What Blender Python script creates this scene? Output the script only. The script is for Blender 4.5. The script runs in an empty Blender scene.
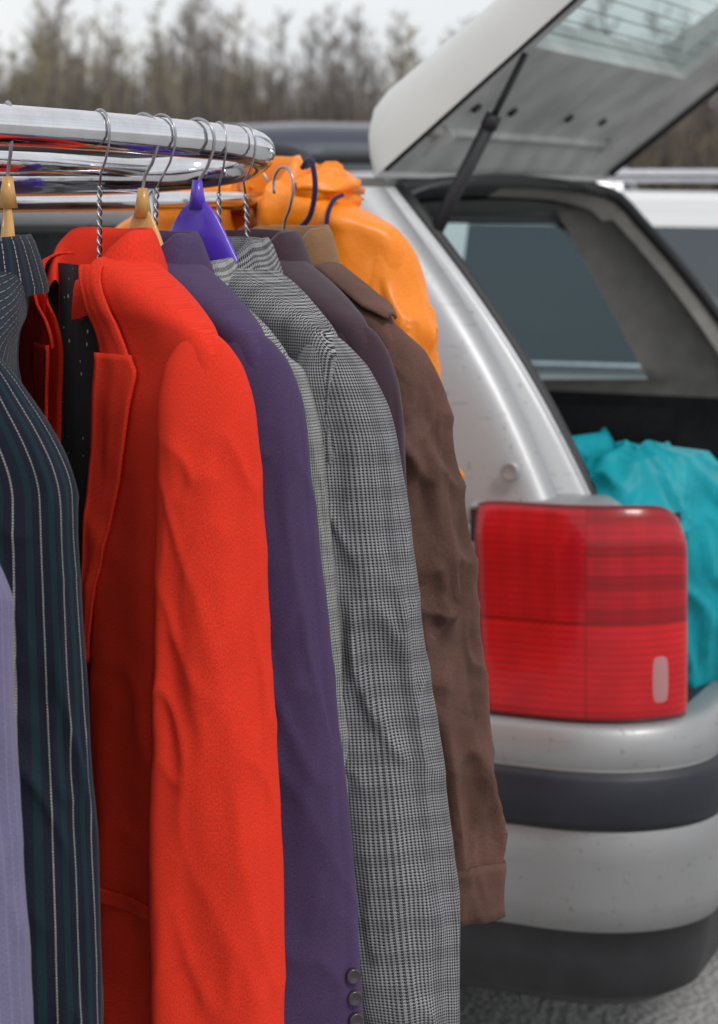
import bpy, math, random
import numpy as np
from mathutils import Vector, noise, Matrix
random.seed(7)
sc = bpy.context.scene
COL = sc.collection

# ------------------------------------------------------------------ helpers
def link(o, parent=None):
    COL.objects.link(o)
    if parent is not None: o.parent = parent
    return o
def empty(name, loc=(0,0,0), rz=0):
    o = bpy.data.objects.new(name, None); o.empty_display_size = .05
    o.location = loc; o.rotation_euler = (0,0,rz)
    return link(o)
def mesh(name, V, F, mats, parent=None, uv=None, mi=None, smooth=True, solid=0, off=0):
    me = bpy.data.meshes.new(name)
    me.from_pydata([tuple(v) for v in V], [], F)
    if not isinstance(mats,(list,tuple)): mats=[mats]
    for m in mats: me.materials.append(m)
    if uv is not None:
        l = me.uv_layers.new(name="UVMap")
        idx = np.zeros(len(me.loops), dtype=np.int32); me.loops.foreach_get("vertex_index", idx)
        l.data.foreach_set("uv", np.array(uv,dtype=np.float32)[idx].ravel())
    if mi is not None: me.polygons.foreach_set("material_index", mi)
    me.polygons.foreach_set("use_smooth", [smooth]*len(me.polygons))
    me.validate(); me.update()
    o = bpy.data.objects.new(name, me); link(o, parent)
    if solid:
        s = o.modifiers.new("s","SOLIDIFY"); s.thickness = solid; s.offset = off
    return o
def grid(name, rows, mats, parent=None, closed=False, uv=None, mif=None, skip=None, smooth=True, solid=0, off=0, caps=False, flip=False):
    R=len(rows); N=len(rows[0]); V=[p for r in rows for p in r]; F=[]; M=[]
    for i in range(R-1):
        for j in range(N if closed else N-1):
            k=(j+1)%N
            if skip and skip(i,j): continue
            f=(i*N+j,i*N+k,(i+1)*N+k,(i+1)*N+j)
            F.append(f[::-1] if flip else f); M.append(mif(i,j) if mif else 0)
    if caps:
        F.append(tuple(range(N-1,-1,-1))); M.append(0)
        F.append(tuple((R-1)*N+j for j in range(N))); M.append(0)
    u = [q for r in uv for q in r] if uv is not None else None
    return mesh(name,V,F,mats,parent,u,M,smooth,solid,off)
def tube(name, pts, rad, mat, parent=None, n=10, closed=False, sy=1.0, caps=True):
    pts=[Vector(p) for p in pts]; rows=[]; N=len(pts); up=None
    for i,p in enumerate(pts):
        a=pts[(i-1)%N] if (closed or i>0) else p; b=pts[(i+1)%N] if (closed or i<N-1) else p
        t=(b-a).normalized()
        if up is None:
            up = Vector((0,0,1)) if abs(t.z)<.9 else Vector((1,0,0))
        s=t.cross(up).normalized(); u=s.cross(t).normalized()
        up=u if abs(t.z)>.5 else up
        r = rad[i] if isinstance(rad,(list,tuple)) else rad
        rows.append([p+ s*math.cos(2*math.pi*k/n)*r + u*math.sin(2*math.pi*k/n)*r*sy for k in range(n)])
    if closed: rows.append(rows[0])
    return grid(name,rows,mat,parent,closed=True,caps=caps and not closed)
def catmull(pts, n):
    P=[Vector(p) for p in pts]; out=[]
    for i in range(len(P)-1):
        p0=P[max(i-1,0)];p1=P[i];p2=P[i+1];p3=P[min(i+2,len(P)-1)]
        for k in range(n):
            t=k/n; out.append(.5*((2*p1)+(p2-p0)*t+(2*p0-5*p1+4*p2-p3)*t*t+(3*p1-p0-3*p2+p3)*t**3))
    out.append(P[-1]); return out
def herm(keys, t):
    xs=[k[0] for k in keys]
    if t<=xs[0]: return [float(v) for v in keys[0][1:]]
    if t>=xs[-1]: return [float(v) for v in keys[-1][1:]]
    i=max(j for j in range(len(xs)) if xs[j]<=t); i=min(i,len(xs)-2)
    h=xs[i+1]-xs[i]; s=(t-xs[i])/h; out=[]
    for c in range(1,len(keys[0])):
        def sl(j):
            if j==0: return (keys[1][c]-keys[0][c])/(xs[1]-xs[0])
            if j==len(xs)-1: return (keys[-1][c]-keys[-2][c])/(xs[-1]-xs[-2])
            d0=(keys[j][c]-keys[j-1][c])/(xs[j]-xs[j-1]); d1=(keys[j+1][c]-keys[j][c])/(xs[j+1]-xs[j])
            if d0*d1<=0: return 0
            return 2*d0*d1/(d0+d1)
        m0=sl(i)*h;m1=sl(i+1)*h;a=keys[i][c];b=keys[i+1][c]
        out.append((2*s**3-3*s*s+1)*a+(s**3-2*s*s+s)*m0+(-2*s**3+3*s*s)*b+(s**3-s*s)*m1)
    return out
def sstep(a,b,x):
    t=max(0,min(1,(x-a)/(b-a))); return t*t*(3-2*t)
def nz(x,y,z): return noise.noise(Vector((x,y,z)))
def ridge(x,y,z): return (1-min(1,abs(nz(x,y,z))*2.6))**2

# ------------------------------------------------------------------ materials
class NT:
    def __init__(s,name):
        s.m=bpy.data.materials.new(name); s.m.use_nodes=True; s.t=s.m.node_tree
        s.b=s.t.nodes["Principled BSDF"]; s.o=s.t.nodes["Material Output"]
    def n(s,typ,**kw):
        n=s.t.nodes.new(typ)
        for k,v in kw.items():
            if k.startswith("i_"):
                key=k[2:]; key=int(key) if key.isdigit() else key.replace("_"," ")
                n.inputs[key].default_value=v
            else: setattr(n,k,v)
        return n
    def l(s,a,b): s.t.links.new(a,b)
    def math(s,op,a,b=None,c=None):
        n=s.n("ShaderNodeMath",operation=op)
        for i,v in enumerate((a,b,c)):
            if v is None: continue
            if isinstance(v,(int,float)): n.inputs[i].default_value=v
            else: s.l(v,n.inputs[i])
        return n.outputs[0]
    def mix(s,f,a,b):
        n=s.n("ShaderNodeMix",data_type='RGBA')
        for k,v in ((0,f),(6,a),(7,b)):
            if isinstance(v,(int,float)): n.inputs[k].default_value=v
            elif isinstance(v,tuple): n.inputs[k].default_value=(*v,1) if len(v)==3 else v
            else: s.l(v,n.inputs[k])
        return n.outputs[2]
def plain(name,col,rough=.5,metal=0,coat=0,var=.0,scale=20,bump=0,bscale=60,spec=None):
    t=NT(name); t.b.inputs["Roughness"].default_value=rough; t.b.inputs["Metallic"].default_value=metal
    t.b.inputs["Coat Weight"].default_value=coat; t.b.inputs["Coat Roughness"].default_value=.08
    if spec is not None: t.b.inputs["Specular IOR Level"].default_value=spec
    tc=t.n("ShaderNodeTexCoord")
    if var:
        no=t.n("ShaderNodeTexNoise",i_Scale=scale,i_Detail=6.0); t.l(tc.outputs["Object"],no.inputs["Vector"])
        r=t.n("ShaderNodeMapRange",i_1=.35,i_2=.65); t.l(no.outputs[0],r.inputs[0])
        c=t.mix(r.outputs[0],tuple(x*(1-var) for x in col),tuple(min(1,x*(1+var)) for x in col)); t.l(c,t.b.inputs["Base Color"])
    else: t.b.inputs["Base Color"].default_value=(*col,1)
    if bump:
        no=t.n("ShaderNodeTexNoise",i_Scale=bscale,i_Detail=5.0); t.l(tc.outputs["Object"],no.inputs["Vector"])
        b=t.n("ShaderNodeBump",i_Strength=bump,i_Distance=.003); t.l(no.outputs[0],b.inputs["Height"]); t.l(b.outputs[0],t.b.inputs["Normal"])
    return t.m
def fabric(name,col,kind="plain",col2=(1,1,1),rough=.85,sheen=.15,weave=.12,wr=.3,wscale=14,var=.10,wdet=3.0,spec=.15):
    t=NT(name); b=t.b; b.inputs["Roughness"].default_value=rough
    b.inputs["Sheen Weight"].default_value=sheen; b.inputs["Sheen Roughness"].default_value=.5
    b.inputs["Specular IOR Level"].default_value=spec
    tc=t.n("ShaderNodeTexCoord"); uv=tc.outputs["UV"]; ob=tc.outputs["Object"]
    sp=t.n("ShaderNodeSeparateXYZ"); t.l(uv,sp.inputs[0]); U,Vv=sp.outputs[0],sp.outputs[1]
    no=t.n("ShaderNodeTexNoise",i_Scale=9.0,i_Detail=8.0,i_Roughness=.65); t.l(ob,no.inputs["Vector"])
    r=t.n("ShaderNodeMapRange",i_1=.3,i_2=.7); t.l(no.outputs[0],r.inputs[0])
    base=t.mix(r.outputs[0],tuple(x*(1-var) for x in col),tuple(min(1,x*(1+var)) for x in col))
    mpy=t.n("ShaderNodeMapping"); t.l(uv,mpy.inputs[0]); mpy.inputs["Scale"].default_value=(1400,500,1)
    ny=t.n("ShaderNodeTexNoise",i_Scale=1.0,i_Detail=2.0); t.l(mpy.outputs[0],ny.inputs["Vector"])
    ry=t.n("ShaderNodeMapRange",i_1=.3,i_2=.7,i_3=.78,i_4=1.22); t.l(ny.outputs[0],ry.inputs[0])
    if kind=="pinstripe":
        def line(per,off,w):
            a=t.math("ADD",U,off); a=t.math("DIVIDE",a,per); a=t.math("FRACT",a); a=t.math("SUBTRACT",a,.5); a=t.math("ABSOLUTE",a)
            return t.math("LESS_THAN",a,w/per/2)
        l1=line(.0165,0,.0009); l2=line(.0165,.008,.0045)
        dash=t.math("FRACT",t.math("MULTIPLY",Vv,420)); dash=t.math("GREATER_THAN",dash,.25)
        base=t.mix(t.math("MULTIPLY",l2,.7),base,(.010,.034,.040))
        base=t.mix(t.math("MULTIPLY",t.math("MULTIPLY",l1,dash),.7),base,col2)
    elif kind=="softstripe":
        a=t.math("FRACT",t.math("DIVIDE",U,.009)); a=t.math("LESS_THAN",a,.14); base=t.mix(t.math("MULTIPLY",a,.35),base,col2)
    elif kind=="check":
        def fr(x,p): return t.math("FRACT",t.math("DIVIDE",x,p))
        P=.0027
        a=t.math("GREATER_THAN",fr(U,P),.5); c=t.math("GREATER_THAN",fr(Vv,P),.5)
        tw=t.math("GREATER_THAN",t.math("FRACT",t.math("DIVIDE",t.math("ADD",U,Vv),P/2)),.5)
        same=t.math("COMPARE",a,c,.1)
        m=t.math("ADD",t.math("MULTIPLY",same,a),t.math("MULTIPLY",t.math("SUBTRACT",1,same),tw))
        g1=t.math("LESS_THAN",fr(U,.026),.40); g2=t.math("LESS_THAN",fr(Vv,.030),.40)
        g=t.math("ADD",t.math("MULTIPLY",g1,.16),t.math("MULTIPLY",g2,.16))
        m2=t.math("MAXIMUM",t.math("SUBTRACT",m,g),0.0)
        base=t.mix(m2,base,col2)
    elif kind=="dots":
        mp=t.n("ShaderNodeMapping"); t.l(uv,mp.inputs[0]); mp.inputs["Scale"].default_value=(70,70,70)
        v=t.n("ShaderNodeTexVoronoi",i_Scale=1.0); v.inputs["Randomness"].default_value=.35
        t.l(mp.outputs[0],v.inputs["Vector"]); d=t.math("LESS_THAN",v.outputs["Distance"],.13)
        base=t.mix(d,base,col2)
    elif kind=="cord":
        a=t.math("FRACT",t.math("DIVIDE",U,.0035)); a=t.math("LESS_THAN",a,.35); base=t.mix(t.math("MULTIPLY",a,.5),base,col2)
    mul=t.n("ShaderNodeVectorMath",operation="SCALE"); t.l(base,mul.inputs[0]); t.l(ry.outputs[0],mul.inputs["Scale"])
    t.l(mul.outputs[0],b.inputs["Base Color"])
    mp=t.n("ShaderNodeMapping"); t.l(uv,mp.inputs[0]); mp.inputs["Scale"].default_value=(900,1100,900)
    w=t.n("ShaderNodeTexNoise",i_Scale=1.0,i_Detail=2.0); t.l(mp.outputs[0],w.inputs["Vector"])
    b1=t.n("ShaderNodeBump",i_Strength=weave,i_Distance=.0006); t.l(w.outputs[0],b1.inputs["Height"])
    w2=t.n("ShaderNodeTexNoise",i_Scale=float(wscale),i_Detail=wdet,i_Roughness=.4,i_Distortion=.6); t.l(ob,w2.inputs["Vector"])
    b2=t.n("ShaderNodeBump",i_Strength=wr,i_Distance=.006); t.l(w2.outputs[0],b2.inputs["Height"]); t.l(b1.outputs[0],b2.inputs["Normal"])
    t.l(b2.outputs[0],b.inputs["Normal"])
    return t.m
def glassmat(name,tint=(.6,.7,.7),trans=.7,lines=False):
    t=NT(name); tr=t.n("ShaderNodeBsdfTransparent"); tr.inputs[0].default_value=(*tint,1)
    b=t.b; b.inputs["Base Color"].default_value=(.02,.03,.03,1); b.inputs["Roughness"].default_value=.03; b.inputs["Specular IOR Level"].default_value=.8
    mx=t.n("ShaderNodeMixShader"); mx.inputs[0].default_value=trans
    t.l(b.outputs[0],mx.inputs[1]); t.l(tr.outputs[0],mx.inputs[2]); t.l(mx.outputs[0],t.o.inputs[0])
    if lines:
        tc=t.n("ShaderNodeTexCoord"); sp=t.n("ShaderNodeSeparateXYZ"); t.l(tc.outputs["UV"],sp.inputs[0])
        a=t.math("FRACT",t.math("DIVIDE",sp.outputs[0],.032)); a=t.math("LESS_THAN",a,.07)
        f=t.math("MULTIPLY",t.math("SUBTRACT",1,a),trans); t.l(f,mx.inputs[0])
        c=t.mix(a,(.02,.03,.03),(.12,.07,.04)); t.l(c,b.inputs["Base Color"])
    return t.m

M_red=fabric("red_wool",(.70,.036,.016),sheen=.0,wr=.10,wscale=7,var=.05,weave=.08,wdet=1.0,rough=.9)
M_purple=fabric("aubergine_wool",(.066,.040,.098),sheen=.06,wr=.12,wdet=1.0)
M_lav=fabric("lavender_wool",(.15,.135,.225),"softstripe",(.25,.23,.33),wr=.15)
M_pin=fabric("pinstripe_wool",(.012,.014,.026),"pinstripe",(.50,.47,.44),wr=.12,sheen=.06)
M_grey=fabric("houndstooth_wool",(.022,.022,.026),"check",(.34,.335,.34),sheen=.02,wr=.25,wdet=2.0)
M_grey2=fabric("tweed_wool",(.07,.07,.07),"check",(.42,.42,.40),sheen=.02,wr=.25)
M_plum=fabric("plum_wool",(.050,.027,.038),wr=.12)
M_brown=fabric("brown_cotton",(.115,.060,.046),rough=.8,wr=.8,wscale=22,var=.35,sheen=.05,wdet=5.0)
M_cord=fabric("tan_corduroy",(.24,.13,.06),"cord",(.12,.06,.03))
M_orange=fabric("orange_nylon",(.95,.25,.006),rough=.38,wr=.6,wscale=18,sheen=.0,spec=.45)
M_blouse=fabric("dotted_blouse",(.008,.008,.012),"dots",(.75,.72,.68))
M_lining=fabric("dark_lining",(.012,.011,.016),rough=.5)
M_redlin=fabric("red_lining",(.35,.010,.008),rough=.5)
M_navy=fabric("navy_trim",(.02,.02,.07))
M_chrome=plain("chrome",(.70,.70,.73),.10,1,var=.06,scale=40,bump=.12,bscale=30)
M_wire=plain("galvanised_wire",(.38,.38,.40),.35,1)
M_wood=plain("varnished_wood",(.62,.33,.09),.35,0,.4,var=.2,scale=30)
M_pplast=plain("purple_plastic",(.10,.04,.50),.3,coat=.3)
M_button=plain("horn_button",(.035,.022,.03),.25,coat=.5)
M_brass=plain("brass",(.5,.33,.12),.35,1)
def paintmat(name,col,dirt=.5):
    t=NT(name); b=t.b; tc=t.n("ShaderNodeTexCoord")
    n1=t.n("ShaderNodeTexNoise",i_Scale=4.0,i_Detail=8.0,i_Roughness=.6); t.l(tc.outputs["Object"],n1.inputs["Vector"])
    sp=t.n("ShaderNodeSeparateXYZ"); t.l(tc.outputs["Object"],sp.inputs[0])
    h=t.n("ShaderNodeMapRange",i_1=1.0,i_2=.3,i_3=.15,i_4=1.1); t.l(sp.outputs[2],h.inputs[0])
    f=t.math("MULTIPLY",t.math("MULTIPLY",n1.outputs[0],h.outputs[0]),dirt)
    mp=t.n("ShaderNodeMapping"); mp.inputs["Scale"].default_value=(6,6,60); t.l(tc.outputs["Object"],mp.inputs[0])
    n2=t.n("ShaderNodeTexNoise",i_Scale=3.0,i_Detail=4.0); t.l(mp.outputs[0],n2.inputs["Vector"])
    scr=t.math("GREATER_THAN",n2.outputs[0],.665)
    n3=t.n("ShaderNodeTexNoise",i_Scale=90.0,i_Detail=3.0); t.l(tc.outputs["Object"],n3.inputs["Vector"])
    spk=t.math("GREATER_THAN",n3.outputs[0],.68)
    c=t.mix(f,col,(.15,.14,.125)); c=t.mix(t.math("MULTIPLY",scr,.35),c,(.16,.155,.15)); c=t.mix(t.math("MULTIPLY",spk,.45),c,(.12,.11,.10))
    t.l(c,b.inputs["Base Color"]); b.inputs["Metallic"].default_value=.45
    r=t.n("ShaderNodeMapRange",i_3=.34,i_4=.6); t.l(n1.outputs[0],r.inputs[0]); t.l(r.outputs[0],b.inputs["Roughness"])
    b.inputs["Coat Weight"].default_value=.3; b.inputs["Coat Roughness"].default_value=.18
    return t.m
M_silver=paintmat("silver_car_paint",(.37,.375,.385),.8)
M_gate=plain("tailgate_paint",(.64,.645,.62),.4,.05,.4,var=.05,scale=5)
M_inner=plain("painted_inner_panel",(.47,.47,.46),.5,.05,var=.2,scale=8)
M_black=plain("black_plastic",(.020,.020,.023),.55,var=.2,scale=20,bump=.15,bscale=300)
M_strip=plain("bumper_strip",(.014,.015,.025),.5,var=.2,scale=10)
M_rubber=plain("rubber_seal",(.02,.02,.022),.55)
M_trimg=plain("grey_trim",(.27,.255,.235),.8,var=.1,scale=30)
M_trimd=plain("dark_carpet",(.018,.018,.02),.95,var=.2,scale=60)
M_glass=glassmat("window_glass",(.70,.86,.88),.80)
M_glassd=glassmat("tailgate_glass",(.80,.92,.90),.72,True)
M_clear=plain("clear_lens",(.45,.20,.20),.15,coat=.6)
M_teal=fabric("teal_polythene",(.006,.30,.36),rough=.4,wr=1.0,wscale=16,sheen=0,var=.2,wdet=5.0)
M_tyre=plain("tyre",(.02,.02,.02),.8)
M_alloy=plain("alloy",(.5,.5,.5),.3,.9)
M_tint=plain("tinted_glass",(.02,.035,.045),.05,coat=.5,spec=.9)

def lampmat():
    t=NT("tail_lamp_lens"); b=t.b
    tc=t.n("ShaderNodeTexCoord"); sp=t.n("ShaderNodeSeparateXYZ"); t.l(tc.outputs["UV"],sp.inputs[0]); U,V=sp.outputs[0],sp.outputs[1]
    rib=t.math("FRACT",t.math("MULTIPLY",V,30)); rib=t.math("SUBTRACT",rib,.5); rib=t.math("ABSOLUTE",rib)
    ribc=t.math("LESS_THAN",rib,.13)
    top=t.math("GREATER_THAN",V,.46); right=t.math("GREATER_THAN",U,.52)
    tr=t.math("MULTIPLY",top,right)
    band=t.math("FRACT",t.math("MULTIPLY",V,6.5)); band=t.math("LESS_THAN",band,.45)
    no=t.n("ShaderNodeTexNoise",i_Scale=14.0,i_Detail=3.0); t.l(tc.outputs["Object"],no.inputs["Vector"])
    c=t.mix(no.outputs[0],(.36,.003,.007),(.78,.012,.018))
    c=t.mix(t.math("MULTIPLY",top,.35),c,(.30,.002,.012))
    vert=t.math("FRACT",t.math("MULTIPLY",U,9)); vert=t.math("LESS_THAN",vert,.5)
    c=t.mix(t.math("MULTIPLY",t.math("MULTIPLY",top,vert),.12),c,(.14,.001,.005))
    c=t.mix(t.math("MULTIPLY",t.math("MULTIPLY",tr,band),.42),c,(.14,.001,.005))
    c=t.mix(t.math("MULTIPLY",ribc,.35),c,(.20,.002,.006))
    seam=t.math("LESS_THAN",t.math("ABSOLUTE",t.math("SUBTRACT",V,.46)),.008)
    c=t.mix(t.math("MULTIPLY",seam,.6),c,(.15,.0,.0))
    seam2=t.math("LESS_THAN",t.math("ABSOLUTE",t.math("SUBTRACT",U,.52)),.006)
    c=t.mix(t.math("MULTIPLY",seam2,.4),c,(.25,.0,.0))
    edge=t.math("MAXIMUM",t.math("ABSOLUTE",t.math("SUBTRACT",U,.5)),t.math("ABSOLUTE",t.math("SUBTRACT",V,.5)))
    eg=t.math("GREATER_THAN",edge,.482); c=t.mix(t.math("MULTIPLY",eg,.75),c,(.09,.0,.004))
    t.l(c,b.inputs["Base Color"]); b.inputs["Roughness"].default_value=.25; b.inputs["Coat Weight"].default_value=.35; b.inputs["Coat Roughness"].default_value=.06; b.inputs["Specular IOR Level"].default_value=.3
    bm=t.n("ShaderNodeBump",i_Strength=.3,i_Distance=.0015); t.l(rib,bm.inputs["Height"]); t.l(bm.outputs[0],b.inputs["Normal"])
    return t.m
M_lamp=lampmat()

# ------------------------------------------------------------------ garments
NEXP=2.6
def garment(name,C,Ldir,z0,mat,length=.75,sw=.21,open_=((0,.045,.0),(-.3,.03,-.0),(-.42,-.012,.012),(-.8,.0,.03)),
            lapel=True,collar=None,lining=None,slen=.62,drift=(-.012,.015),tilt=30,fold=.010,crease=.004,seed=0,
            hws=(.044,.048,.055,.060,.058),ht=.022,dep=1.0,lapw=1.0,collh=.022,noise_amp=.0015,rightsleeve=True,buttons=0,shift=0.0,roll=.006):
    Ldir=Vector(Ldir).normalized(); F=Vector((Ldir.y,-Ldir.x)); root=empty(name,(C[0],C[1],z0),math.atan2(F.y,F.x))
    lining=lining or M_lining; collar=collar or mat
    K=[(0,.050,.0,.034),(.03,.083,-.010,.040),(.07,.13,-.028,.042),(.11,.17,-.046,.040),(.145,.200,-.064,.034),(.17,.210,-.085,.032),(.22,.212,-.13,.036),
       (.42,.200,-.34,.040),(.7,.20,-.56,.044),(1,.21,-length,.048)]
    k=sw/.21
    K=[(a,w*k if w>.06 else w,z,d*dep) for a,w,z,d in K]
    ts=[i/400 for i in range(401)]; tab=[herm(K,t) for t in ts]; zt=np.array([-q[1] for q in tab])
    def t_of_z(z): return float(np.interp(-z,zt,ts))
    def foldf(y,z,side):
        g=sstep(.05,.35,-z)
        f=fold*g*(.55*math.sin(y*46+seed*1.7+side*1.3+2.2*nz(seed,z*2.2,side))+.45*math.sin(y*83+seed+z*5+side*2))*(.35+.65*min(1,-z/length))
        f+=noise_amp*2.2*nz(y*16+seed,z*9,side*4.1)+noise_amp*.7*nz(y*40,z*30+seed,side)
        f+=crease*.6*ridge(y*9+z*6+seed,z*9-y*5,side*3)*g
        return f
    def surf(y,z,side):
        w,_,d=herm(K,t_of_z(z)); r=min(1,abs(y)/w)
        return side*(d*(1-r**NEXP)**(1/NEXP)+foldf(y,z,side)*(1-r**5))
    def edge(z): 
        return herm([(-a,b,c) for a,b,c in open_],-z)
    rows=[];uvs=[]
    NTT=150;NU=132
    for i in range(NTT+1):
        t=i/NTT; t=t**1.15; w,z,d=herm(K,t); yl,yr=edge(z)
        yl=max(-.95*w,min(.95*w,yl)); yr=max(-.95*w,min(.95*w,yr))
        f0=math.asin(yl/w); f1=2*math.pi+math.asin(yr/w); row=[];uvr=[]
        for j in range(NU+1):
            f=f0+(f1-f0)*j/NU; s=math.sin(f); c=math.cos(f); y=w*s; side=1 if c>=0 else -1
            x=side*(d*(max(0,1-abs(s)**NEXP))**(1/NEXP)+foldf(y,z,side)*(1-abs(s)**5))
            if side>0 and f<2: x+=.004*math.exp(-((y-yl)/.012)**2)
            hem=.006*math.sin(y*20+seed) if i==NTT else 0
            row.append((x,y,z+hem)); uvr.append((y if side>0 else (2*w-y),z))
        rows.append(row); uvs.append(uvr)
    o=grid("body",rows,[mat,lining],root,uv=uvs,solid=.0025,off=-1,flip=True)
    o.modifiers["s"].material_offset=1
    def sleeve(sgn,nm):
        L=slen; rows=[];uvs=[];N=84;R=210; tau=math.radians(tilt)*(1 if sgn>0 else -1); ztop=-.060
        HK=[(0,.004),(.005,.013),(.015,.023),(.035,hws[0]*.78),(.07,hws[0]*.95),(.12,hws[0]),(.2,hws[1]),(.36,hws[2]),(.5,hws[3]),(L,hws[4])]
        TK=[(0,.003),(.005,.009),(.015,.014),(.035,.018),(.07,.021),(.14,ht*1.05),(.3,ht),(L,ht*.95)]
        def P(s,f,inset=0):
            hw=herm(HK,s)[0]-inset; th=herm(TK,s)[0]-inset
            q=s/L; cx=.000+drift[0]*q**1.1+shift*sstep(0,.12,s); cy=(sw-.020)+ (drift[1]+.004)*q**.9 + .006*sstep(0,.1,s)
            cf,sf=math.cos(f),math.sin(f)
            A=abs(cf)**.85*(1 if cf>0 else -1); B=abs(sf)**.9*(1 if sf>0 else -1)
            env=math.exp(-((s-.31)/.09)**2)+.7*math.exp(-((s-.12)/.06)**2)+.6*math.exp(-((s-L+.10)/.08)**2)+.15
            up=sstep(.03,.12,s)
            r1=ridge(s*9+cf*1.1+seed*3.1,cf*.9-s*2.5,sf*.6+seed)-.3
            r2=ridge(s*15-cf*1.4+seed*1.7,cf*1.5+s*4,sf*.7+seed*2)-.3
            dd=crease*up*env*(r1+.5*r2)*(.45+.55*max(0,sf))
            dd+=noise_amp*1.8*nz(cf*1.6+seed,sf*1.6,s*6)*up+noise_amp*.5*nz(cf*3,sf*3+seed,s*20)*up
            dd+=.0050*math.sin(cf*3.4+seed+s*4+1.4*nz(s*4,seed,0))*sstep(.1,.3,s)*max(0,sf)
            fw=f%(2*math.pi)
            dd-=.0014*math.exp(-((fw-2.45)/.07)**2)*up
            hwx=hw+dd*.7; thx=th+dd
            if sgn>0:
                x=cx+hwx*A*math.cos(tau)+thx*B*math.sin(tau); y=cy+(-hwx*A*math.sin(tau)+thx*B*math.cos(tau))
            else:
                x=cx+hwx*A*math.cos(tau)-thx*B*math.sin(tau); y=-(cy+(hwx*A*math.sin(tau)+thx*B*math.cos(tau)))
            return (x,y,ztop-s)
        for i in range(R+1):
            s=L*(i/R)**1.2
            rows.append([P(s,2*math.pi*j/N) for j in range(N)]); uvs.append([((j/N)*.24,-s) for j in range(N)])
        for ins,ds in ((.0015,.0),(.003,.003),(.004,.03)):
            rows.append([P(L-ds,2*math.pi*j/N,ins) for j in range(N)]); uvs.append([((j/N)*.24,-L+ds) for j in range(N)])
        g=grid(nm,rows,mat,root,closed=True,uv=uvs)
        return P,g
    P,_=sleeve(1,"left_sleeve")
    if rightsleeve: sleeve(-1,"right_sleeve")
    for bi in range(buttons):
        s=slen-.035-.019*bi; p=Vector(P(s,math.radians(145))); nrm=Vector((math.sin(math.radians(tilt-18)),math.cos(math.radians(tilt-18)),0)).normalized()
        sd=Vector((nrm.y,-nrm.x,0)); rows=[]
        for r,h in ((.0001,.0022),(.003,.0022),(.0048,.0035),(.0060,.0035),(.0067,.0025),(.0067,-.004)):
            rows.append([p+nrm*(h+.001)+sd*r*math.cos(2*math.pi*q/20)+Vector((0,0,1))*r*math.sin(2*math.pi*q/20) for q in range(20)])
        grid("cuff_button",rows,M_button,root,closed=True)
    if lapel:
        zb=-.36
        for side_s in (1,-1):
            def strip(nm,za,zb2,wf,offx,roll,m):
                rows=[];uvs=[];R=46;N=16
                for i in range(R+1):
                    q=i/R; z=za+(zb2-za)*q; yl,yr=edge(z); e=yl if side_s>0 else yr; ww=wf(q); row=[];uu=[]
                    for j in range(N+1):
                        v=j/N; y=e+side_s*(v*ww-.003); 
                        x=surf(y,z,1)+offx+roll*(math.exp(-v*5))*(1-q*.5)+.003*math.sin(v*math.pi)+.0015*nz(v*3,z*20,seed)
                        row.append((x,y,z)); uu.append((v*ww+z*.35,z))
                    rows.append(row);uvs.append(uu)
                grid(nm,rows,m,root,uv=uvs,solid=.003,off=1 if side_s<0 else -1)
            strip("lapel",-.085,zb,lambda q:lapw*(.072*(1-q)**.85*(.80+.20*sstep(0,.06,q))+.003),.004,roll,mat)
            strip("collar_leaf",-.010,-.088,lambda q:lapw*(.024+.032*q),.004,roll*.7,collar)
    rows=[];uvs=[];N=72
    prof=[(.000,-.03),(.001,.0),(.003,collh*.6),(.006,collh),(.010,collh*1.03),(.014,collh*.7),(.020,-.002),(.026,-.022),(.026,-.028)]
    for i in range(N+1):
        u=i/N; f=math.radians(24)+(2*math.pi-math.radians(48))*u
        base_w,base_d=.048,.034; e=sstep(0,.20,u)*sstep(0,.20,1-u)
        dip=.034*max(0,math.cos(f))**1.0
        row=[];uu=[]
        for (r,h) in prof:
            x=math.cos(f)*(base_d+r*(.45+.55*e)); y=math.sin(f)*(base_w+r*1.35*(.5+.5*e))
            hh=h*(.30+.70*e) if h>0 else h
            drop=max(0,(abs(y)-.055))*.6
            row.append((x,y,hh-dip-drop*.8+.002*nz(f*2,seed,h*20))); uu.append((f*.07,h+r))
        rows.append(row);uvs.append(uu)
    grid("collar",rows,collar,root,uv=uvs)
    return root,surf,edge,P

def pocket(root,surf,y0,y1,z,h,mat,off=.004,name="pocket_flap"):
    rows=[];uv=[]
    for i in range(9):
        zz=z-h*i/8; rows.append([(surf(y0+(y1-y0)*j/20,zz,1)+off,y0+(y1-y0)*j/20,zz) for j in range(21)]); uv.append([(y0+(y1-y0)*j/20,zz) for j in range(21)])
    grid(name,rows,mat,root,uv=uv,solid=.003,off=1)

LR=(.565,-.825)
red,rs,re_,rP=garment("red_blazer",(-.240,1.850),LR,1.392,M_red,length=.78,seed=1,fold=.009,slen=.66,lining=M_redlin,
     open_=((0,.050,-.045),(-.05,.072,-.030),(-.1,.086,-.014),(-.25,.074,.006),(-.36,.064,.050),(-.5,.060,.052),(-.8,.060,.055)),lapw=.72,crease=.0048,noise_amp=.0018,roll=.010,
     drift=(-.004,.012),hws=(.044,.048,.053,.057,.055))
pocket(red,rs,.09,.17,-.55,.012,M_red)
rows=[];uvs=[]
for i in range(40):
    z=-.01-.68*i/39; w=.06+.10*sstep(0,.1,-z); row=[];uu=[]
    for j in range(61):
        f=2*math.pi*j/60; row.append((math.cos(f)*(.028+.003*math.sin(5*f+z*8)),w*math.sin(f),z)); uu.append((w*math.sin(f)+(0 if math.cos(f)>0 else .5),z))
    rows.append(row);uvs.append(uu)
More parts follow.
